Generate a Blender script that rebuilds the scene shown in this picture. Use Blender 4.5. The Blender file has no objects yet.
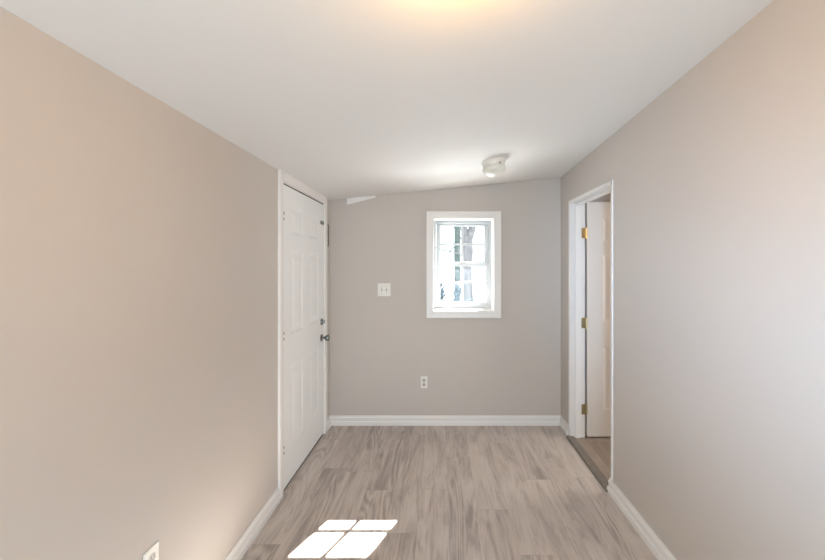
import bpy, bmesh, math, random
from mathutils import Vector, Matrix
random.seed(7)
C = bpy.context.scene.collection
S = bpy.context.scene

# ---------------------------------------------------------------- camera, sky, sun, exposure
F = 380.0; VPX, VPY = 440.0, 265.0; EYE = 1.49
cd = bpy.data.cameras.new('camera'); cam = bpy.data.objects.new('camera', cd); C.objects.link(cam)
cam.location = (0, 0, EYE); cam.rotation_euler = (math.radians(90), 0, 0)
cd.sensor_width = 36; cd.lens = F / 825 * 36
cd.shift_x = -(VPX - 412.5) / 825; cd.shift_y = -(280 - VPY) / 825
cd.clip_start = 0.02; cd.clip_end = 200
S.camera = cam
S.view_settings.view_transform = 'Standard'; S.view_settings.look = 'None'
S.view_settings.gamma = 1; S.view_settings.exposure = 0.15; S.view_settings.use_curve_mapping = False

w = bpy.data.worlds.new('world'); S.world = w; w.use_nodes = True
bg = w.node_tree.nodes['Background']; bg.inputs[0].default_value = (0.80, 0.90, 1.0, 1); bg.inputs[1].default_value = 2.5

def light(name, kind, loc, power, color, direction=None, **kw):
    d = bpy.data.lights.new(name, kind); d.energy = power; d.color = color
    for k, v in kw.items(): setattr(d, k, v)
    o = bpy.data.objects.new(name, d); C.objects.link(o); o.location = loc
    if direction is not None: o.rotation_euler = Vector(direction).to_track_quat('-Z', 'Y').to_euler()
    return o
light('sun', 'SUN', (4, 8, 6), 85, (1, 0.96, 0.9), (-0.736, -1.634, -1.319), angle=math.radians(0.5))
# added area lamps, standing in for daylight from an assumed window behind the camera
light('rear_daylight_fill', 'AREA', (0.05, -1.74, 0.85), 60, (0.74, 0.90, 1.0), (0, 1, 0.2), shape='RECTANGLE', size=1.5, size_y=1.1)
light('rear_beam_fill', 'AREA', (-0.40, -1.74, 1.1), 5.2, (0.42, 0.68, 1.0), (1.525, 2.95, 0.22), shape='RECTANGLE', size=0.35, size_y=0.5, spread=math.radians(32))  # added narrow lamp, puts a cool glow on the right wall
# added lamp standing in for ground bounce, sent up through the small window
light('ground_bounce_fill', 'AREA', (0.22, 4.35, 0.70), 66, (0.93, 0.97, 1.0), (-0.05, -1, 0.9), shape='RECTANGLE', size=0.9, size_y=0.5)
light('side_room_fill', 'AREA', (3.15, 2.75, 1.3), 30, (1.0, 0.90, 0.82), (-1, 0, 0), shape='RECTANGLE', size=0.8, size_y=1.2)  # added fill lamp, brightens the entry door through the doorway

# ---------------------------------------------------------------- room numbers
XL, XR, YB, YR = -1.025, 1.125, 3.54, -1.65
def ceil_z(x, y):
    hl = 0.603; hr = 0.936 - 0.12 * y / 3.54
    t = (x - XL) / (XR - XL)
    return EYE + hl + (hr - hl) * t

# ---------------------------------------------------------------- materials
def mat(name, col, rough=0.5, metal=0.0, bump=0.0, bscale=200, spec=0.5, emis=None, estr=0, var=0.0, vscale=3):
    m = bpy.data.materials.new(name); m.use_nodes = True
    nt = m.node_tree; b = nt.nodes['Principled BSDF']
    b.inputs['Base Color'].default_value = (*col, 1); b.inputs['Roughness'].default_value = rough
    b.inputs['Metallic'].default_value = metal; b.inputs['Specular IOR Level'].default_value = spec
    if emis: b.inputs['Emission Color'].default_value = (*emis, 1); b.inputs['Emission Strength'].default_value = estr
    tc = nt.nodes.new('ShaderNodeTexCoord')
    if var:
        n = nt.nodes.new('ShaderNodeTexNoise'); n.inputs['Scale'].default_value = vscale; n.inputs['Detail'].default_value = 4
        r = nt.nodes.new('ShaderNodeValToRGB')
        r.color_ramp.elements[0].position = 0.3; r.color_ramp.elements[1].position = 0.7
        r.color_ramp.elements[0].color = (*[c * (1 - var) for c in col], 1)
        r.color_ramp.elements[1].color = (*[min(1, c * (1 + var)) for c in col], 1)
        nt.links.new(tc.outputs['Object'], n.inputs['Vector']); nt.links.new(n.outputs['Fac'], r.inputs['Fac'])
        nt.links.new(r.outputs['Color'], b.inputs['Base Color'])
    if bump:
        n = nt.nodes.new('ShaderNodeTexNoise'); n.inputs['Scale'].default_value = bscale; n.inputs['Detail'].default_value = 3
        bu = nt.nodes.new('ShaderNodeBump'); bu.inputs['Strength'].default_value = bump; bu.inputs['Distance'].default_value = 0.002
        nt.links.new(tc.outputs['Object'], n.inputs['Vector']); nt.links.new(n.outputs['Fac'], bu.inputs['Height'])
        nt.links.new(bu.outputs['Normal'], b.inputs['Normal'])
    return m

def wood_floor(name, tints, plank_w, plank_l, rough, shift=(0, 0)):
    m = bpy.data.materials.new(name); m.use_nodes = True
    nt = m.node_tree; N = nt.nodes; L = nt.links; b = N['Principled BSDF']
    def node(t, **kw):
        n = N.new(t)
        for k, v in kw.items(): setattr(n, k, v)
        return n
    tc = node('ShaderNodeTexCoord'); sep = node('ShaderNodeSeparateXYZ'); L.new(tc.outputs['Object'], sep.inputs[0])
    def mth(op, a, b_=None):
        n = node('ShaderNodeMath', operation=op)
        for k, v in enumerate((a, b_)):
            if v is None: continue
            if isinstance(v, (int, float)): n.inputs[k].default_value = v
            else: L.new(v, n.inputs[k])
        return n.outputs[0]
    u = mth('DIVIDE', mth('ADD', sep.outputs['X'], 10 + shift[0]), plank_w); row = mth('FLOOR', u)
    wn = node('ShaderNodeTexWhiteNoise', noise_dimensions='1D'); L.new(row, wn.inputs['W'])
    v = mth('ADD', mth('DIVIDE', mth('ADD', sep.outputs['Y'], 10 + shift[1]), plank_l), wn.outputs['Value']); col_ = mth('FLOOR', v)
    idn = node('ShaderNodeCombineXYZ'); L.new(row, idn.inputs['X']); L.new(col_, idn.inputs['Y'])
    wn2 = node('ShaderNodeTexWhiteNoise', noise_dimensions='2D'); L.new(idn.outputs[0], wn2.inputs['Vector'])
    def seam(c, size, wid):
        f = mth('FRACT', c); d = mth('MULTIPLY', mth('MINIMUM', f, mth('SUBTRACT', 1.0, f)), size)
        return mth('LESS_THAN', d, wid)
    gap = mth('MAXIMUM', seam(u, plank_w, 0.0008), seam(v, plank_l, 0.0011))
    # each plank gets its own stretch of grain
    off = node('ShaderNodeVectorMath', operation='SCALE'); off.inputs['Scale'].default_value = 17.3; L.new(wn2.outputs['Color'], off.inputs[0])
    addv = node('ShaderNodeVectorMath', operation='ADD'); L.new(tc.outputs['Object'], addv.inputs[0]); L.new(off.outputs[0], addv.inputs[1])
    def stretched(sx, sy, scale, detail, rough_, dist=0):
        mp = node('ShaderNodeMapping'); mp.inputs['Scale'].default_value = (sx, sy, 1); L.new(addv.outputs[0], mp.inputs['Vector'])
        n = node('ShaderNodeTexNoise'); n.inputs['Scale'].default_value = scale; n.inputs['Detail'].default_value = detail
        n.inputs['Roughness'].default_value = rough_; n.inputs['Distortion'].default_value = dist
        L.new(mp.outputs[0], n.inputs['Vector']); return n
    broad = stretched(9.0, 1.6, 1.0, 5, 0.62, 1.2)
    fine = stretched(90, 3.0, 1.0, 5, 0.7)
    # cathedral rings: contour lines of a stretched noise field
    field = stretched(6.0, 0.8, 1.0, 1.5, 0.4, 0.4)
    mul = node('ShaderNodeMath', operation='MULTIPLY'); mul.inputs[1].default_value = 90; L.new(field.outputs['Fac'], mul.inputs[0])
    sn = node('ShaderNodeMath', operation='SINE'); L.new(mul.outputs[0], sn.inputs[0])
    knots = stretched(2.2, 0.8, 1.0, 1, 0.5)
    km = node('ShaderNodeMapRange'); km.inputs['From Min'].default_value = 0.48; km.inputs['From Max'].default_value = 0.62; L.new(knots.outputs['Fac'], km.inputs['Value'])
    ring = node('ShaderNodeMath', operation='MULTIPLY'); L.new(sn.outputs[0], ring.inputs[0]); L.new(km.outputs[0], ring.inputs[1])
    # tone = 0.5*broad + .22*fine + ring*.06 + plank*.2
    def madd(a, f, prev=None, bias=0.0):
        x = node('ShaderNodeMath', operation='MULTIPLY_ADD'); L.new(a, x.inputs[0]); x.inputs[1].default_value = f
        if prev is None: x.inputs[2].default_value = bias
        else: L.new(prev, x.inputs[2])
        return x.outputs[0]
    t = madd(broad.outputs['Fac'], 1.05, None, -0.42)
    t = madd(fine.outputs['Fac'], 0.55, t)
    t = madd(ring.outputs[0], 0.10, t)
    t = madd(wn2.outputs['Value'], 0.16, t)
    rp = node('ShaderNodeValToRGB'); e = rp.color_ramp.elements
    e[0].position = 0.25; e[0].color = (*tints[0], 1); e[1].position = 0.80; e[1].color = (*tints[2], 1)
    mid = e.new(0.5); mid.color = (*tints[1], 1)
    L.new(t, rp.inputs['Fac'])
    mx = node('ShaderNodeMix', data_type='RGBA'); mx.inputs['B'].default_value = (*[c * 0.55 for c in tints[0]], 1)
    fm = node('ShaderNodeMath', operation='MULTIPLY'); fm.inputs[1].default_value = 0.5; L.new(gap, fm.inputs[0])
    L.new(fm.outputs[0], mx.inputs['Factor']); L.new(rp.outputs['Color'], mx.inputs['A'])
    L.new(mx.outputs['Result'], b.inputs['Base Color'])
    rr = node('ShaderNodeMapRange'); rr.inputs['To Min'].default_value = rough - 0.06; rr.inputs['To Max'].default_value = rough + 0.1
    L.new(fine.outputs['Fac'], rr.inputs['Value']); L.new(rr.outputs[0], b.inputs['Roughness'])
    bu = node('ShaderNodeBump'); bu.inputs['Strength'].default_value = 0.12; bu.inputs['Distance'].default_value = 0.001
    L.new(fine.outputs['Fac'], bu.inputs['Height']); L.new(bu.outputs['Normal'], b.inputs['Normal'])
    b.inputs['Specular IOR Level'].default_value = 0.45
    return m

WALL = mat('greige wall paint', (0.526, 0.484, 0.448), 0.55, bump=0.06, bscale=140, spec=0.3)
CEIL = mat('flat ceiling paint', (0.72, 0.702, 0.682), 0.7, bump=0.05, bscale=90, spec=0.25)
TRIM = mat('white semigloss trim', (0.75, 0.735, 0.72), 0.35)
DOORW = mat('white door paint', (0.77, 0.785, 0.79), 0.38, bump=0.03, bscale=60)
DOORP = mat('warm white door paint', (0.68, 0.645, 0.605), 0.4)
VINYL = mat('white vinyl sash', (0.50, 0.53, 0.55), 0.35)
CHROME = mat('brushed nickel', (0.26, 0.26, 0.255), 0.25, 1.0)
DARKST = mat('dark steel', (0.05, 0.05, 0.05), 0.5, 0.5)
STEELD = mat('dull grey steel', (0.25, 0.25, 0.25), 0.45, 0.8)
BRASS = mat('polished brass', (0.70, 0.50, 0.24), 0.3, 1.0)
ABRASS = mat('tarnished brass', (0.42, 0.36, 0.2), 0.4, 0.9)
PLATE = mat('white plastic plate', (0.76, 0.74, 0.70), 0.4)
PLATE2 = mat('switch toggle plastic', (0.42, 0.395, 0.37), 0.4)
SLOT = mat('dark socket slot', (0.06, 0.055, 0.05), 0.6)
CANOPY = mat('cream painted canopy', (0.72, 0.70, 0.66), 0.45)
OPAL = mat('frosted ribbed glass', (0.66, 0.66, 0.60), 0.28, spec=0.5)
OPAL_ON = mat('lit frosted glass', (0.8, 0.75, 0.65), 0.3, emis=(1, 0.55, 0.16), estr=94)
THRESH = mat('taupe threshold strip', (0.17, 0.148, 0.128), 0.4, var=0.15, vscale=30)
GAPDARK = mat('dark door stop and gap shade', (0.04, 0.04, 0.04), 0.7)  # near-black for the entry door stop and the painted gap shade
BARK = mat('grey bark', (0.11, 0.115, 0.125), 0.9, var=0.35, vscale=9)
BARKG = mat('mossy green bark', (0.06, 0.085, 0.08), 0.9, var=0.35, vscale=9)
SHRUB = mat('blue green shrub leaves', (0.09, 0.13, 0.16), 0.8, var=0.3, vscale=8)
GROUND = mat('pale frosted ground', (0.26, 0.26, 0.255), 0.95, var=0.15, vscale=2)
SIDING = mat('white exterior siding', (0.7, 0.7, 0.7), 0.6)
FLOORM = wood_floor('grey oak plank floor', ((0.31, 0.268, 0.242), (0.50, 0.445, 0.41), (0.61, 0.56, 0.52)), 0.18, 1.22, 0.36, (0.03, 0.4))
FLOOR2 = wood_floor('brown oak plank floor', ((0.21, 0.17, 0.14), (0.29, 0.24, 0.20), (0.35, 0.295, 0.25)), 0.18, 1.22, 0.42, (0.1, 0.1))
g = bpy.data.materials.new('window glass'); g.use_nodes = True; nt = g.node_tree; nt.nodes.clear()
o_ = nt.nodes.new('ShaderNodeOutputMaterial'); mxs = nt.nodes.new('ShaderNodeMixShader'); tr = nt.nodes.new('ShaderNodeBsdfTransparent')
gl = nt.nodes.new('ShaderNodeBsdfGlossy'); gl.inputs['Roughness'].default_value = 0.02; fr = nt.nodes.new('ShaderNodeFresnel'); fr.inputs[0].default_value = 1.25
tr.inputs[0].default_value = (0.97, 0.985, 0.99, 1)
nt.links.new(fr.outputs[0], mxs.inputs[0]); nt.links.new(tr.outputs[0], mxs.inputs[1]); nt.links.new(gl.outputs[0], mxs.inputs[2]); nt.links.new(mxs.outputs[0], o_.inputs[0])
GLASS = g

# ---------------------------------------------------------------- mesh helpers (all shapes given in world metres)
def box(bm, x0, x1, y0, y1, z0, z1):
    v = [bm.verts.new(p) for p in ((x0,y0,z0),(x1,y0,z0),(x1,y1,z0),(x0,y1,z0),(x0,y0,z1),(x1,y0,z1),(x1,y1,z1),(x0,y1,z1))]
    for f in ((0,3,2,1),(4,5,6,7),(0,1,5,4),(1,2,6,5),(2,3,7,6),(3,0,4,7)): bm.faces.new([v[i] for i in f])
def prism(bm, pts, vec):
    a = [bm.verts.new(p) for p in pts]; b = [bm.verts.new(Vector(p) + Vector(vec)) for p in pts]; n = len(pts)
    bm.faces.new(a); bm.faces.new(b[::-1])
    for i in range(n): bm.faces.new((a[i], b[i], b[(i+1) % n], a[(i+1) % n]))
def lathe(bm, prof, seg=40, M=Matrix(), rib=0.0, ribn=20, ribrange=None):
    rows = []
    for k, (r, z) in enumerate(prof):
        row = []
        for i in range(seg):
            a = 2 * math.pi * i / seg
            rr = r * (1 + (rib * math.cos(ribn * a) if ribrange and ribrange[0] <= k <= ribrange[1] else 0))
            row.append(bm.verts.new(M @ Vector((rr * math.cos(a), rr * math.sin(a), z))))
        rows.append(row)
    for r0, r1 in zip(rows, rows[1:]):
        for i in range(seg): bm.faces.new((r0[i], r0[(i+1) % seg], r1[(i+1) % seg], r1[i]))
    bm.faces.new(rows[0]); bm.faces.new(rows[-1][::-1])
def tube(bm, pts, rad, seg=10):
    pts = [Vector(p) for p in pts]; rads = rad if isinstance(rad, (list, tuple)) else [rad] * len(pts); rows = []
    for i, p in enumerate(pts):
        d = (pts[min(i+1, len(pts)-1)] - pts[max(i-1, 0)]).normalized()
        u = d.cross(Vector((0.13, 0.2, 1)) if abs(d.z) < 0.9 else Vector((1, 0.1, 0))).normalized(); v = d.cross(u)
        rows.append([bm.verts.new(p + rads[i] * (math.cos(2*math.pi*k/seg) * u + math.sin(2*math.pi*k/seg) * v)) for k in range(seg)])
    for r0, r1 in zip(rows, rows[1:]):
        for i in range(seg): bm.faces.new((r0[i], r0[(i+1) % seg], r1[(i+1) % seg], r1[i]))
    bm.faces.new(rows[0][::-1]); bm.faces.new(rows[-1])
def world_loc(o):
    p = Vector(o.location)
    while o.parent: o = o.parent; p += Vector(o.location)
    return p
def obj(name, bm, m, parent=None, origin=None, bevel=0.0, smooth=False, label=None):
    bmesh.ops.recalc_face_normals(bm, faces=bm.faces)
    base = Vector(origin) if origin is not None else (world_loc(parent) if parent else Vector((0, 0, 0)))
    bmesh.ops.translate(bm, verts=bm.verts, vec=-base)
    me = bpy.data.meshes.new(name); bm.to_mesh(me); bm.free(); me.materials.append(m)
    o = bpy.data.objects.new(name, me); C.objects.link(o)
    if parent: o.parent = parent; o.location = base - world_loc(parent)
    else: o.location = base
    if smooth:
        for p in me.polygons: p.use_smooth = True
        me.set_sharp_from_angle(angle=math.radians(40))
    if bevel:
        b = o.modifiers.new('bevel', 'BEVEL'); b.width = bevel; b.segments = 2; b.limit_method = 'ANGLE'
    if label: o['label'] = label
    return o
def thing(name, loc, label, cat, group=None):
    o = bpy.data.objects.new(name, None); C.objects.link(o); o.location = loc; o.empty_display_size = 0.1
    o['label'] = label; o['category'] = cat
    if group: o['group'] = group
    return o
def tag(o, label, cat, group=None):
    o['label'] = label; o['category'] = cat
    if group: o['group'] = group
    return o
def struct(o, label):
    o['kind'] = 'structure'; o['label'] = label
    return o
def B(): return bmesh.new()

# ---------------------------------------------------------------- floor and ceiling
T = 0.125                                     # inside wall thickness
bm = B(); box(bm, XL - 0.02, XR - 0.02, YR, YB + 0.02, -0.06, 0)
struct(obj('floor', bm, FLOORM), 'grey oak laminate plank floor running towards the window wall')
bm = B(); box(bm, XR - 0.02, 3.3, 0.9, 3.62, -0.062, 0.001)
struct(obj('floor_side', bm, FLOOR2), 'brown wood floor of the room through the right doorway')
bm = B(); nx, ny = 8, 14; lo = []; hi = []
xa, xb, ya, yb = XL - 0.05, XR + 0.05, YR - 0.05, YB + 0.05
for j in range(ny + 1):
    for i in range(nx + 1):
        x = xa + (xb - xa) * i / nx; y = ya + (yb - ya) * j / ny
        lo.append(bm.verts.new((x, y, ceil_z(x, y)))); hi.append(bm.verts.new((x, y, 2.62)))
for j in range(ny):
    for i in range(nx):
        k = j * (nx + 1) + i
        bm.faces.new((lo[k], lo[k+nx+1], lo[k+nx+2], lo[k+1])); bm.faces.new((hi[k], hi[k+1], hi[k+nx+2], hi[k+nx+1]))
for i in range(nx):
    k = ny * (nx + 1) + i
    bm.faces.new((lo[i], lo[i+1], hi[i+1], hi[i])); bm.faces.new((lo[k], hi[k], hi[k+1], lo[k+1]))
for j in range(ny):
    a = j * (nx + 1); b_ = a + nx + 1; c = a + nx; d = c + nx + 1
    bm.faces.new((lo[a], hi[a], hi[b_], lo[b_])); bm.faces.new((lo[c], lo[d], hi[d], hi[c]))
struct(obj('ceiling', bm, CEIL), 'off-white sloping ceiling, higher on the right side')

# ---------------------------------------------------------------- walls
H = 2.6
D1a, D1b, D1h = 2.460, 3.350, 2.033           # opening of the entry door in the left wall
bm = B(); box(bm, XL - T, XL, YR - T, D1a, 0, H); box(bm, XL - T, XL, D1b, YB + 0.3, 0, H); box(bm, XL - T, XL, D1a, D1b, D1h, H)
struct(obj('wall_left', bm, WALL), 'long greige left wall with the white entry door')
D2a, D2b, D2h = 2.475, 3.300, 2.035           # doorway in the right wall
bm = B(); box(bm, XR, XR + T, YR - T, D2a, 0, H); box(bm, XR, XR + T, D2b, YB, 0, H); box(bm, XR, XR + T, D2a, D2b, D2h, H)
struct(obj('wall_right', bm, WALL), 'long greige right wall with the open doorway')
WX0, WX1, WZ0, WZ1 = -0.066, 0.508, 1.058, 1.928   # window opening
bm = B(); YO = YB + 0.3
box(bm, XL, WX0, YB, YO, 0, H); box(bm, WX1, XR + T, YB, YO, 0, H); box(bm, WX0, WX1, YB, YO, 0, WZ0); box(bm, WX0, WX1, YB, YO, WZ1, H)
struct(obj('wall_back', bm, WALL), 'greige end wall with the small window')
RX0, RX1, RZ0, RZ1 = -0.7, 0.8, 0.3, 1.98  # assumed window opening behind the viewer, lets the added rear lamps in
bm = B(); box(bm, XL, RX0, YR - T, YR, 0, H); box(bm, RX1, XR, YR - T, YR, 0, H); box(bm, RX0, RX1, YR - T, YR, 0, RZ0); box(bm, RX0, RX1, YR - T, YR, RZ1, H)
struct(obj('wall_rear', bm, WALL), 'greige wall behind the viewer with an assumed window opening')
# side room shell
bm = B(); box(bm, XR + T, 3.3, 3.41, 3.53, 0.001, 2.45); struct(obj('wall_side_back', bm, WALL), 'wall just behind the opened interior door')
bm = B(); box(bm, 3.2, 3.3, 1.0, 3.41, 0.001, 2.45); struct(obj('wall_side_right', bm, WALL), 'far wall of the room through the doorway')
bm = B(); box(bm, XR + T, 3.3, 0.9, 1.0, 0.001, 2.45); struct(obj('wall_side_front', bm, WALL), 'near wall of the room through the doorway')
bm = B(); box(bm, XR + T, 3.3, 0.9, 3.53, 2.45, 2.52); struct(obj('ceiling_side', bm, CEIL), 'ceiling of the room through the doorway')

# ---------------------------------------------------------------- baseboards (moulded profile, offset from the wall, height)
BP = [(0, 0), (0.018, 0), (0.018, 0.030), (0.016, 0.035), (0.0105, 0.037), (0.0105, 0.058), (0.0125, 0.062), (0.0125, 0.070), (0.006, 0.080), (0.005, 0.089), (0, 0.089)]
def baseboard(name, a, b, nrm, label, mitre=(0, 0), tk=1.0):
    a = Vector(a); b = Vector(b); n = Vector(nrm) * tk; d = (b - a).normalized(); bm = B()
    A = [bm.verts.new(a + n * o + d * (o * mitre[0]) + Vector((0, 0, z))) for o, z in BP]
    E = [bm.verts.new(b + n * o - d * (o * mitre[1]) + Vector((0, 0, z))) for o, z in BP]
    bm.faces.new(A); bm.faces.new(E[::-1]); k = len(BP)
    for i in range(k): bm.faces.new((A[i], E[i], E[(i+1) % k], A[(i+1) % k]))
    return struct(obj(name, bm, TRIM), label)
baseboard('baseboard_left', (XL, YR, 0), (XL, 2.396, 0), (1, 0, 0), 'white moulded baseboard along the left wall, near the entry door')
baseboard('baseboard_left_corner', (XL, 3.411, 0), (XL, YB, 0), (1, 0, 0), 'short white baseboard between entry door casing and window wall', (0, 1))
baseboard('baseboard_back', (XL, YB, 0), (XR, YB, 0), (0, -1, 0), 'white moulded baseboard below the window', (1, 1))
baseboard('baseboard_right_corner', (XR, YB, 0), (XR, D2b + 0.015, 0), (-1, 0, 0), 'short white baseboard between window wall and doorway', (1, 0))
baseboard('baseboard_right', (XR, D2a + 0.030, 0), (XR, YR, 0), (-1, 0, 0), 'white moulded baseboard along the right wall', tk=1.4)
# leftover white strip where window wall meets ceiling
bm = B(); zt = lambda x: ceil_z(x, YB) + 0.01
prism(bm, [(-0.862, YB, 2.052), (-0.862, YB, zt(-0.862)), (-0.60, YB, zt(-0.60)), (-0.60, YB, 2.118), (-0.80, YB, 2.066)], (0, -0.02, 0))
struct(obj('trim_1', bm, TRIM), 'short tapered white trim strip under the ceiling near the entry door')

# ---------------------------------------------------------------- six-panel door leaf
PROWS = [(0.225, 0.785), (0.985, 1.575), (1.675, 1.885)]
def leaf_mesh(width, height, thick, cols, fn):
    """fn(u, w, z) -> world; w = distance in front of the leaf face"""
    bm = B()
    us = sorted({0, width, *[c for p in cols for c in p]}); zs = sorted({0, height, *[c for p in PROWS for c in p]})
    V = lambda u, w_, z: bm.verts.new(fn(u, w_, z))
    for side, wf, sg in ((0, 0.0, 1), (1, -thick, -1)):
        for i in range(len(us) - 1):
            for j in range(len(zs) - 1):
                u0, u1, z0, z1 = us[i], us[i+1], zs[j], zs[j+1]
                if (u0, u1) in cols and (z0, z1) in PROWS:
                    loops = []
                    for ins, dep in ((0, 0), (0.010, 0.0008), (0.022, 0.0042), (0.036, 0.0045), (0.070, 0.0015), (0.074, 0.001)):
                        ww = wf - sg * dep
                        loops.append([V(u0+ins, ww, z0+ins), V(u1-ins, ww, z0+ins), V(u1-ins, ww, z1-ins), V(u0+ins, ww, z1-ins)])
                    for a, b in zip(loops, loops[1:]):
                        for k in range(4): bm.faces.new((a[k], a[(k+1) % 4], b[(k+1) % 4], b[k]))
                    bm.faces.new(loops[-1])
                else:
                    bm.faces.new((V(u0, wf, z0), V(u1, wf, z0), V(u1, wf, z1), V(u0, wf, z1)))
    for a, b in (((0, 0), (width, 0)), ((width, 0), (width, height)), ((width, height), (0, height)), ((0, height), (0, 0))):
        bm.faces.new((V(a[0], 0, a[1]), V(b[0], 0, b[1]), V(b[0], -thick, b[1]), V(a[0], -thick, a[1])))
    bmesh.ops.remove_doubles(bm, verts=bm.verts, dist=1e-5)
    return bm

# ---------------------------------------------------------------- door 1: closed entry door, left wall
d1 = thing('door_1', (XL, 2.88, 0), 'closed white six-panel entry door in the left wall', 'door'); d1['kind'] = 'structure'
LX = XL + 0.001
leafbm = leaf_mesh(0.870, 2.000, 0.042, [(0.13, 0.375), (0.495, 0.740)], lambda u, w_, z: (LX + w_, 2.470 + u, z + 0.018))
obj('door_leaf', leafbm, DOORW, d1)
bm = B()   # jamb liner and stop
box(bm, XL - T, XL + 0.001, D1a - 0.015, D1a + 0.007, 0, D1h); box(bm, XL - T, XL + 0.001, D1b - 0.007, D1b + 0.015, 0, D1h)
box(bm, XL - T, XL + 0.001, D1a, D1b, D1h - 0.004, D1h + 0.012)
obj('door_jamb', bm, TRIM, d1)
bm = B()
box(bm, XL - T, XL - 0.045, D1a, D1a + 0.022, 0, D1h); box(bm, XL - T, XL - 0.045, D1b - 0.022, D1b, 0, D1h); box(bm, XL - T, XL - 0.045, D1a, D1b, D1h - 0.02, D1h); box(bm, XL - T, XL - 0.042, D1a, D1b, -0.01, 0.03)
box(bm, XL - 0.05, XL - 0.002, D1a + 0.009, D1b - 0.009, 2.0185, 2.0285); box(bm, XL - 0.05, XL - 0.003, D1a + 0.011, D1b - 0.009, 0.004, 0.0175)  # dark strips stand in for the shaded gaps above and below the leaf
obj('door_stop', bm, GAPDARK, d1, label='black door stop, with dark strips painting in the shaded gaps')
bm = B(); box(bm, XL - T, XL - 0.004, D1a + 0.01, D1b - 0.01, -0.005, 0.006); obj('door_sill', bm, STEELD, d1)
bm = B()   # casing: near leg, far leg, head running up to the ceiling
CP = [(0, 0), (0.011, 0), (0.014, 0.010), (0.016, 0.030), (0.016, 0.052), (0.012, 0.060), (0, 0.060)]
def casing_leg(bm, y0, s, z1):
    prism(bm, [(XL + o, y0 + s * t, 0) for o, t in CP], (0, 0, z1))
casing_leg(bm, D1a + 0.002, -1, ceil_z(XL, 2.4) + 0.005)
casing_leg(bm, D1b + 0.000, 1, ceil_z(XL, 3.4) + 0.005)
box(bm, XL, XL + 0.014, D1a, D1b, D1h + 0.002, ceil_z(XL, 3) + 0.006)
obj('door_casing', bm, TRIM, d1)
for z in (1.81, 1.03, 0.29):
    bm = B(); tube(bm, [(XL + 0.007, 2.4685, z - 0.045), (XL + 0.007, 2.4685, z + 0.045)], 0.006)
    h = obj('hinge', bm, DOORW, d1)
    bm = B(); tube(bm, [(XL + 0.0075, 2.4675, z + 0.006), (XL + 0.0075, 2.4675, z + 0.026)], 0.0066)
    tube(bm, [(XL + 0.0075, 2.4675, z - 0.030), (XL + 0.0075, 2.4675, z - 0.012)], 0.0066)
    obj('knuckle', bm, STEELD, h, label='bare grey metal hinge knuckle')
R90 = lambda p: Matrix.Translation(p) @ Matrix.Rotation(math.radians(90), 4, 'Y')
bm = B(); lathe(bm, [(0.031, 0), (0.031, 0.004), (0.024, 0.009), (0.012, 0.011), (0.011, 0.030), (0.018, 0.036), (0.026, 0.046), (0.028, 0.056), (0.025, 0.066), (0.014, 0.071), (0.003, 0.072)], 28, R90((LX, 3.277, 0.862)))
obj('door_knob', bm, CHROME, d1, smooth=True, label='nickel door knob')
bm = B(); lathe(bm, [(0.029, 0), (0.029, 0.006), (0.024, 0.012), (0.010, 0.014)], 28, R90((LX, 3.277, 1.0)))
db = obj('deadbolt', bm, CHROME, d1, smooth=True, label='nickel deadbolt')
bm = B(); box(bm, LX + 0.012, LX + 0.030, 3.272, 3.282, 0.985, 1.015); obj('thumb_turn', bm, CHROME, db, bevel=0.003)
bm = B(); box(bm, LX, LX + 0.004, 3.247, 3.332, 1.838, 1.872); box(bm, LX + 0.003, LX + 0.013, 3.282, 3.317, 1.842, 1.868)
obj('latch_plate', bm, STEELD, d1, bevel=0.002, label='small grey metal latch plate near the top of the door')
bm = B(); tube(bm, [(XL + 0.013, 3.420, 1.858), (XL + 0.019, 3.422, 1.85), (XL + 0.019, 3.422, 1.67), (XL + 0.013, 3.420, 1.662)], 0.0042)
tube(bm, [(XL + 0.018, 3.422, 1.665), (XL + 0.018, 3.422, 1.655)], 0.006)
obj('latch_rod', bm, DARKST, d1, label='thin dark metal rod on the door casing')

# ---------------------------------------------------------------- door 2: interior door opened into the side room
d2 = thing('door_2', (XR + 0.06, 2.9, 0), 'white six-panel interior door standing open in the right doorway', 'door'); d2['kind'] = 'structure'
XO = XR + T
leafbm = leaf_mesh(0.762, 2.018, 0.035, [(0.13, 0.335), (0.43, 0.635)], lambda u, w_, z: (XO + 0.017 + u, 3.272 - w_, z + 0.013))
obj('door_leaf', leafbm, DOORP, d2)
bm = B(); ja, jb, jh = D2a - 0.001, D2b - 0.001, D2h
box(bm, XR - 0.006, XO + 0.004, ja - 0.006, ja + 0.018, 0, jh + 0.008)         # near jamb
box(bm, XR - 0.006, XO + 0.004, jb - 0.018, jb + 0.012, 0, jh + 0.008)         # far jamb
box(bm, XR - 0.006, XO + 0.004, ja, jb, jh - 0.014, jh + 0.010)                # head
obj('door_jamb', bm, TRIM, d2, bevel=0.0015)
bm = B()
box(bm, XR + 0.045, XR + 0.080, ja + 0.017, ja + 0.029, 0, jh - 0.014); box(bm, XR + 0.045, XR + 0.080, jb - 0.029, jb - 0.017, 0, jh - 0.014)
box(bm, XR + 0.045, XR + 0.080, ja + 0.017, jb - 0.017, jh - 0.026, jh - 0.014)
obj('door_stop', bm, TRIM, d2)
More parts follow.
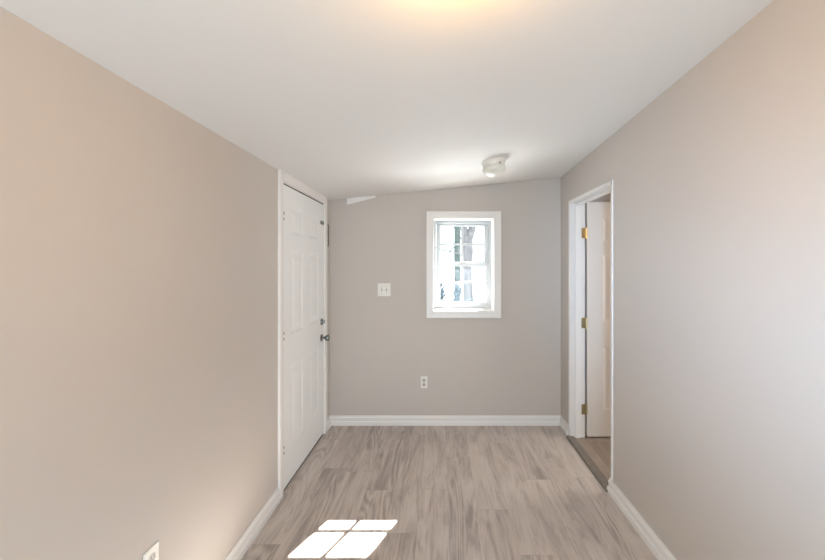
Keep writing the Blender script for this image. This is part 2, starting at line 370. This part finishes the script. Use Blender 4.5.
for z, m in ((1.765, BRASS), (0.99, ABRASS), (0.245, ABRASS)):
    bm = B(); box(bm, XO - 0.028, XO + 0.001, jb - 0.0215, jb - 0.017, z - 0.044, z + 0.044)
    box(bm, XO + 0.0165, XO + 0.019, 3.268, 3.30, z - 0.044, z + 0.044)
    tube(bm, [(XO + 0.009, 3.270, z - 0.048), (XO + 0.009, 3.270, z + 0.048)], 0.0065)
    for zz in (-0.02, 0.02): tube(bm, [(XO + 0.009, 3.270, z + zz - 0.001), (XO + 0.009, 3.270, z + zz + 0.001)], 0.0072)
    box(bm, XO + 0.0, XO + 0.018, 3.270, 3.273, z - 0.044, z + 0.044)
    obj('hinge', bm, m, d2, label='bright brass hinge' if m is BRASS else 'tarnished brass hinge')
bm = B(); lathe(bm, [(0.03, 0), (0.03, 0.006), (0.012, 0.011), (0.011, 0.03), (0.025, 0.045), (0.027, 0.055), (0.015, 0.066), (0.003, 0.067)], 24, Matrix.Translation((XO + 0.71, 3.272, 0.93)) @ Matrix.Rotation(math.radians(90), 4, 'X'))
obj('door_knob', bm, ABRASS, d2, smooth=True)
# threshold strip
bm = B(); prism(bm, [(XR - 0.035, D2a + 0.017, 0.0), (XR - 0.033, D2a + 0.017, 0.010), (XR - 0.024, D2a + 0.017, 0.014), (XR + 0.020, D2a + 0.017, 0.013), (XR + 0.036, D2a + 0.017, 0.006), (XR + 0.040, D2a + 0.017, 0.0)], (0, D2b - D2a - 0.034, 0))
struct(obj('trim_2', bm, THRESH), 'taupe threshold strip across the foot of the right doorway')

# ---------------------------------------------------------------- window 1
w1 = thing('window_1', ((WX0 + WX1) / 2, YB, WZ0), 'small white double-hung window with eight panes in the end wall', 'window'); w1['kind'] = 'structure'
bm = B()   # casing: four boards with a stepped profile
cw = 0.060
def ring(bm, x0, x1, z0, z1, t, y0, y1):
    box(bm, x0, x0 + t, y0, y1, z0, z1); box(bm, x1 - t, x1, y0, y1, z0, z1); box(bm, x0 + t, x1 - t, y0, y1, z0, z0 + t); box(bm, x0 + t, x1 - t, y0, y1, z1 - t, z1)
ring(bm, WX0 - cw, WX1 + cw, WZ0 - cw, WZ1 + cw, cw - 0.001, YB - 0.014, YB)
ring(bm, WX0 - cw, WX1 + cw, WZ0 - cw, WZ1 + cw, 0.020, YB - 0.020, YB - 0.013)
obj('window_casing', bm, TRIM, w1, bevel=0.002)
YG = YB + 0.22   # plane of the lower sash glass
bm = B(); ring(bm, WX0 - 0.001, WX1 + 0.001, WZ0 - 0.001, WZ1 + 0.001, 0.007, YB - 0.010, YB + 0.29); obj('window_jamb', bm, TRIM, w1)
ix0, ix1, iz0, iz1 = -0.040, 0.490, 1.066, 1.915
bm = B(); ring(bm, WX0 + 0.005, WX1 - 0.005, WZ0 + 0.005, WZ1 - 0.005, 0.022, YG - 0.03, YG + 0.08); obj('window_frame', bm, VINYL, w1, bevel=0.002)
MX = 0.2224
def sash(name, gx0, gx1, gz0, gz1, ox0, ox1, oz0, oz1, y, mz):
    bm = B(); a, b = y - 0.015, y + 0.015
    box(bm, ox0, gx0, a, b, oz0, oz1); box(bm, gx1, ox1, a, b, oz0, oz1); box(bm, gx0, gx1, a, b, oz0, gz0); box(bm, gx0, gx1, a, b, gz1, oz1)
    s = obj(name, bm, VINYL, w1, bevel=0.002)
    bm = B(); box(bm, MX - 0.011, MX + 0.011, y - 0.007, y + 0.007, gz0, gz1); box(bm, gx0, gx1, y - 0.0069, y + 0.0069, mz - 0.0095, mz + 0.0095); obj('muntin', bm, VINYL, s)
    bm = B(); box(bm, gx0 - 0.004, gx1 + 0.004, y - 0.002, y + 0.002, gz0 - 0.004, gz1 + 0.004); obj('pane', bm, GLASS, s)
    return s
lo_s = sash('lower_sash', 0.002, 0.452, 1.128, 1.476, -0.036, 0.486, 1.085, 1.508, YG, 1.318)
up_s = sash('upper_sash', 0.002, 0.440, 1.524, 1.878, -0.036, 0.480, 1.503, 1.902, YG + 0.034, 1.696)
bm = B(); box(bm, MX - 0.03, MX + 0.03, YG - 0.028, YG - 0.012, 1.504, 1.516); tube(bm, [(MX, YG - 0.024, 1.519), (MX + 0.03, YG - 0.030, 1.519)], 0.005); obj('sash_lock', bm, PLATE2, lo_s, bevel=0.001)
for x in (-0.01, 0.462):
    bm = B(); box(bm, x - 0.010, x + 0.010, YG - 0.020, YG - 0.010, 1.494, 1.507); obj('tilt_latch', bm, PLATE2, lo_s, bevel=0.001)
fill_fr = thing('side_fill_frame', (3.2, 2.75, 0.7), 'white frame added around the fill lamp on the far wall of the room through the doorway', 'window'); fill_fr['kind'] = 'structure'  # invented frame dressing the added fill lamp, no opening behind it
bm = B(); box(bm, 3.13, 3.2, 2.28, 2.35, 0.63, 1.97); box(bm, 3.13, 3.2, 3.15, 3.22, 0.63, 1.97); box(bm, 3.13, 3.2, 2.35, 3.15, 0.63, 0.70); box(bm, 3.13, 3.2, 2.35, 3.15, 1.90, 1.97)
obj('window_frame', bm, VINYL, fill_fr, bevel=0.002)
# assumed window frame for the rear opening, unseen behind the viewer
w2 = thing('assumed_rear_window', ((RX0 + RX1) / 2, YR - 0.06, RZ0), 'wide white framed window assumed behind the viewer', 'window'); w2['kind'] = 'structure'
bm = B(); ring(bm, RX0, RX1, RZ0, RZ1, 0.05, YR - 0.10, YR - 0.03); box(bm, 0.03, 0.07, YR - 0.09, YR - 0.04, RZ0 + 0.05, RZ1 - 0.05); obj('window_frame', bm, VINYL, w2)

# ---------------------------------------------------------------- wall plates
def duplex(bm_list, root, to):
    for dz in (-0.0195, 0.0195):
        bm = B(); pts = []
        for k in range(24):
            a = 2 * math.pi * k / 24; pts.append((max(-0.0135, min(0.0135, 0.0172 * math.cos(a))), 0.0172 * math.sin(a) * 0.86 + dz))
        a_ = [bm.verts.new(to(u, 0.005, v)) for u, v in pts]; b_ = [bm.verts.new(to(u, 0.0078, v)) for u, v in pts]
        bm.faces.new(b_)
        for i in range(24): bm.faces.new((a_[i], a_[(i+1) % 24], b_[(i+1) % 24], b_[i]))
        f = obj('socket', bm, PLATE2, root)
        bm = B()
        for u, hgt in ((-0.0062, 0.0085), (0.0062, 0.007)):
            p = [to(u - 0.0012, 0.0076, dz + 0.003 - hgt / 2), to(u + 0.0012, 0.0076, dz + 0.003 - hgt / 2), to(u + 0.0012, 0.0076, dz + 0.003 + hgt / 2), to(u - 0.0012, 0.0076, dz + 0.003 + hgt / 2)]
            prism(bm, p, Vector(to(0, 0.0005, 0)) - Vector(to(0, 0, 0)))
        p = [to(0.0026 * math.cos(t * math.pi / 4), 0.0076, dz - 0.008 + 0.0026 * math.sin(t * math.pi / 4)) for t in range(8)]
        prism(bm, p, Vector(to(0, 0.0005, 0)) - Vector(to(0, 0, 0)))
        obj('slots', bm, SLOT, f)
    bm = B(); p = [to(0.0028 * math.cos(t * math.pi / 4), 0.005, 0.0028 * math.sin(t * math.pi / 4)) for t in range(8)]
    prism(bm, p, Vector(to(0, 0.0015, 0)) - Vector(to(0, 0, 0))); obj('screw', bm, STEELD, root)
def plate(root, to, hw, hh):
    bm = B(); lp = []
    for ins, dep in ((0, 0.0), (0, 0.003), (0.0035, 0.0058)):
        lp.append([bm.verts.new(to(u, dep, v)) for u, v in ((-hw+ins, -hh+ins), (hw-ins, -hh+ins), (hw-ins, hh-ins), (-hw+ins, hh-ins))])
    bm.faces.new(lp[0]); bm.faces.new(lp[-1])
    for a, b in zip(lp, lp[1:]):
        for k in range(4): bm.faces.new((a[k], a[(k+1) % 4], b[(k+1) % 4], b[k]))
    obj('cover_plate', bm, PLATE, root, bevel=0.001)
o1 = thing('wall_outlet', (XL, 1.346, 0.44), 'white duplex outlet low on the long left wall near the viewer', 'outlet', 'duplex outlets')
to = lambda u, d, v: (XL + d, 1.346 + u, 0.433 + v)
plate(o1, to, 0.035, 0.0575); duplex(None, o1, to)
o2 = thing('wall_outlet', (-0.15, YB, 0.397), 'small white duplex outlet low on the end wall, left of and below the window', 'outlet', 'duplex outlets')
to = lambda u, d, v: (-0.149 + u, YB - d, 0.398 + v)
plate(o2, to, 0.032, 0.0555); duplex(None, o2, to)
sw = thing('light_switch', (-0.52, YB, 1.26), 'white double toggle light switch plate between entry door and window', 'switch')
to = lambda u, d, v: (-0.52 + u, YB - d, 1.259 + v)
plate(sw, to, 0.0595, 0.0595)
for u, s in ((-0.023, 1), (0.023, -1)):
    bm = B(); prism(bm, [to(u - 0.005, 0.0058, -0.012), to(u + 0.005, 0.0058, -0.012), to(u + 0.005, 0.0058, 0.012), to(u - 0.005, 0.0058, 0.012)], (0, -0.0008, 0))
    prism(bm, [to(u - 0.004, 0.006, -0.008), to(u - 0.004, 0.006, 0.008), to(u - 0.004, 0.016, s * 0.010 + 0.003), to(u - 0.004, 0.016, s * 0.010 - 0.003)], (0.008, 0, 0))
    t_ = obj('toggle', bm, PLATE2, sw)
    for dz in (-0.030, 0.030):
        bm = B(); prism(bm, [to(u + 0.0026 * math.cos(k * math.pi / 4), 0.0058, dz + 0.0026 * math.sin(k * math.pi / 4)) for k in range(8)], (0, -0.001, 0))
        obj('screw', bm, STEELD, sw)

# ---------------------------------------------------------------- ceiling lights
def fixture(x, y, glass, label):
    z = ceil_z(x, y); e = 0.01
    n = Vector((-(ceil_z(x+e, y) - z) / e, -(ceil_z(x, y+e) - z) / e, 1)).normalized()
    root = thing('ceiling_light', (x, y, z), label, 'ceiling light', 'flush ceiling lights')
    M = Matrix.Translation((x, y, z)) @ Vector((0, 0, 1)).rotation_difference(n).to_matrix().to_4x4()
    bm = B(); lathe(bm, [(0.094, 0.004), (0.094, -0.006), (0.086, -0.012), (0.080, -0.030), (0.082, -0.040), (0.070, -0.042)], 48, M)
    obj('canopy', bm, CANOPY, root, smooth=True)
    prof = [(0.070, -0.038), (0.082, -0.042), (0.086, -0.050), (0.086, -0.058), (0.083, -0.068), (0.076, -0.080), (0.064, -0.092), (0.048, -0.102), (0.030, -0.109), (0.012, -0.113), (0.002, -0.114)]
    bm = B(); lathe(bm, prof, 144, M, rib=0.012, ribn=36, ribrange=(3, 9)); obj('glass_shade', bm, glass, root, smooth=True)
    bm = B(); a = math.radians(-68)
    p0 = M @ Vector((0.078 * math.cos(a), 0.078 * math.sin(a), -0.034)); p1 = M @ Vector((0.094 * math.cos(a), 0.094 * math.sin(a), -0.034))
    tube(bm, [p0, p1], 0.005); obj('thumb_screw', bm, STEELD, root)
    return root
fixture(0.392, 2.79, OPAL, 'unlit flush ceiling light with ribbed glass dome near the window')
fixture(0.08, 0.83, OPAL_ON, 'lit flush ceiling light assumed above the viewer')  # lamp out of view, assumed from the warm glow on the ceiling

# ---------------------------------------------------------------- outside
bm = B(); box(bm, -14, 16, YB + 0.3, 45, -0.5, -0.35); struct(obj('ground', bm, GROUND), 'bright frosted ground outside the window')
def tree(x, y, r, h, m, label, fork, seed, branches=8):
    rnd = random.Random(seed); bm = B(); pts = []; rd = []
    zf = fork
    for k in range(9):
        t = k / 8; z = -0.4 + (zf + 0.4) * t
        pts.append((x + rnd.uniform(-.02, .02), y, z)); rd.append(r * (1.35 - 0.35 * min(1, t * 4)) * (1 - 0.12 * t))
    tube(bm, pts, rd, 14)
    for s in (-1, 1):
        q = [(x, y, zf - 0.15)]; rr = [r * 0.7]
        for k in range(1, 7):
            q.append((x + s * (0.10 + 0.14 * k) * (1 if s > 0 else 0.8) * 0.8, y + rnd.uniform(-.1, .1) * k, zf - 0.1 + k * (h - zf) / 6)); rr.append(r * 0.62 * (1 - k / 7.5))
        tube(bm, q, rr, 10)
    tr_ = obj('tree', bm, m, origin=(x, y, -0.4), smooth=True); tag(tr_, label, 'tree', 'trees outside the window')
    for k in range(branches):
        bm = B()
        z = rnd.uniform(1.2, h); a = rnd.choice((-1, 1)) * rnd.uniform(0.2, 1.0); p = Vector((x, y, z)); q = [p]; L_ = rnd.uniform(0.5, 1.3)
        d = Vector((a, rnd.uniform(-.4, .4), rnd.uniform(-0.3, 0.9))).normalized()
        for i in range(5):
            d = (d + Vector((rnd.uniform(-.35, .35), 0, rnd.uniform(-.4, .3)))).normalized(); p = p + d * L_ / 5; q.append(p.copy())
        tube(bm, q, [0.018 * (1 - i / 6.5) for i in range(6)], 6)
        obj('branch', bm, m, tr_)
def at(px, py, Y): return ((px - VPX) / F * Y, Y, EYE - (py - VPY) / F * Y)
xr = at(467.5, 0, 8)[0]; tree(xr, 8, 0.125, 5.5, BARK, 'grey forked tree trunk seen through the window', at(0, 236, 8)[2], 3)
xl = at(456.8, 0, 10)[0]; tree(xl, 10, 0.088, 7, BARKG, 'slimmer green-tinged tree trunk beside the forked tree', 4.0, 5, 6)
def shrub(x, y, z0, rx, h, seed, label):
    rnd = random.Random(seed); bm = B()
    for k in range(420):
        a = rnd.uniform(0, 6.283); rr = rx * math.sqrt(rnd.random()); zz = rnd.random(); rr *= (1 - 0.5 * zz)
        c = Vector((x + rr * math.cos(a), y + rr * math.sin(a), z0 + 0.1 + h * zz)); s = rnd.uniform(0.03, 0.06)
        n = Vector((rnd.uniform(-1, 1), rnd.uniform(-1, 1), rnd.uniform(-.3, 1))).normalized(); u = n.orthogonal().normalized(); v = n.cross(u)
        prism(bm, [c + u * s, c + v * s * 0.5, c - u * s, c - v * s * 0.5], n * 0.003)
    o = obj('shrub', bm, SHRUB, origin=(x, y, z0)); tag(o, label, 'shrub', 'shrubs outside the window')
    bm = B()
    for k in range(9):
        a = k * 0.7; tube(bm, [(x + 0.03 * math.cos(a), y + 0.03 * math.sin(a), z0), (x + rx * 0.6 * math.cos(a), y + rx * 0.6 * math.sin(a), z0 + h * 0.8)], 0.008, 6)
    obj('stem', bm, BARK, o)
for px, Y, rx, h, sd, lb in ((441.5, 9, 0.20, 1.30, 11, 'blue-green shrub at the far left of the window view'),
                             (457.5, 8.8, 0.20, 1.30, 12, 'blue-green shrub at the foot of the green-tinged tree'),
                             (470.0, 7.5, 0.18, 1.05, 13, 'blue-green shrub in front of the grey forked tree')):
    shrub(at(px, 0, Y)[0], Y, -0.35, rx, h, sd, lb)
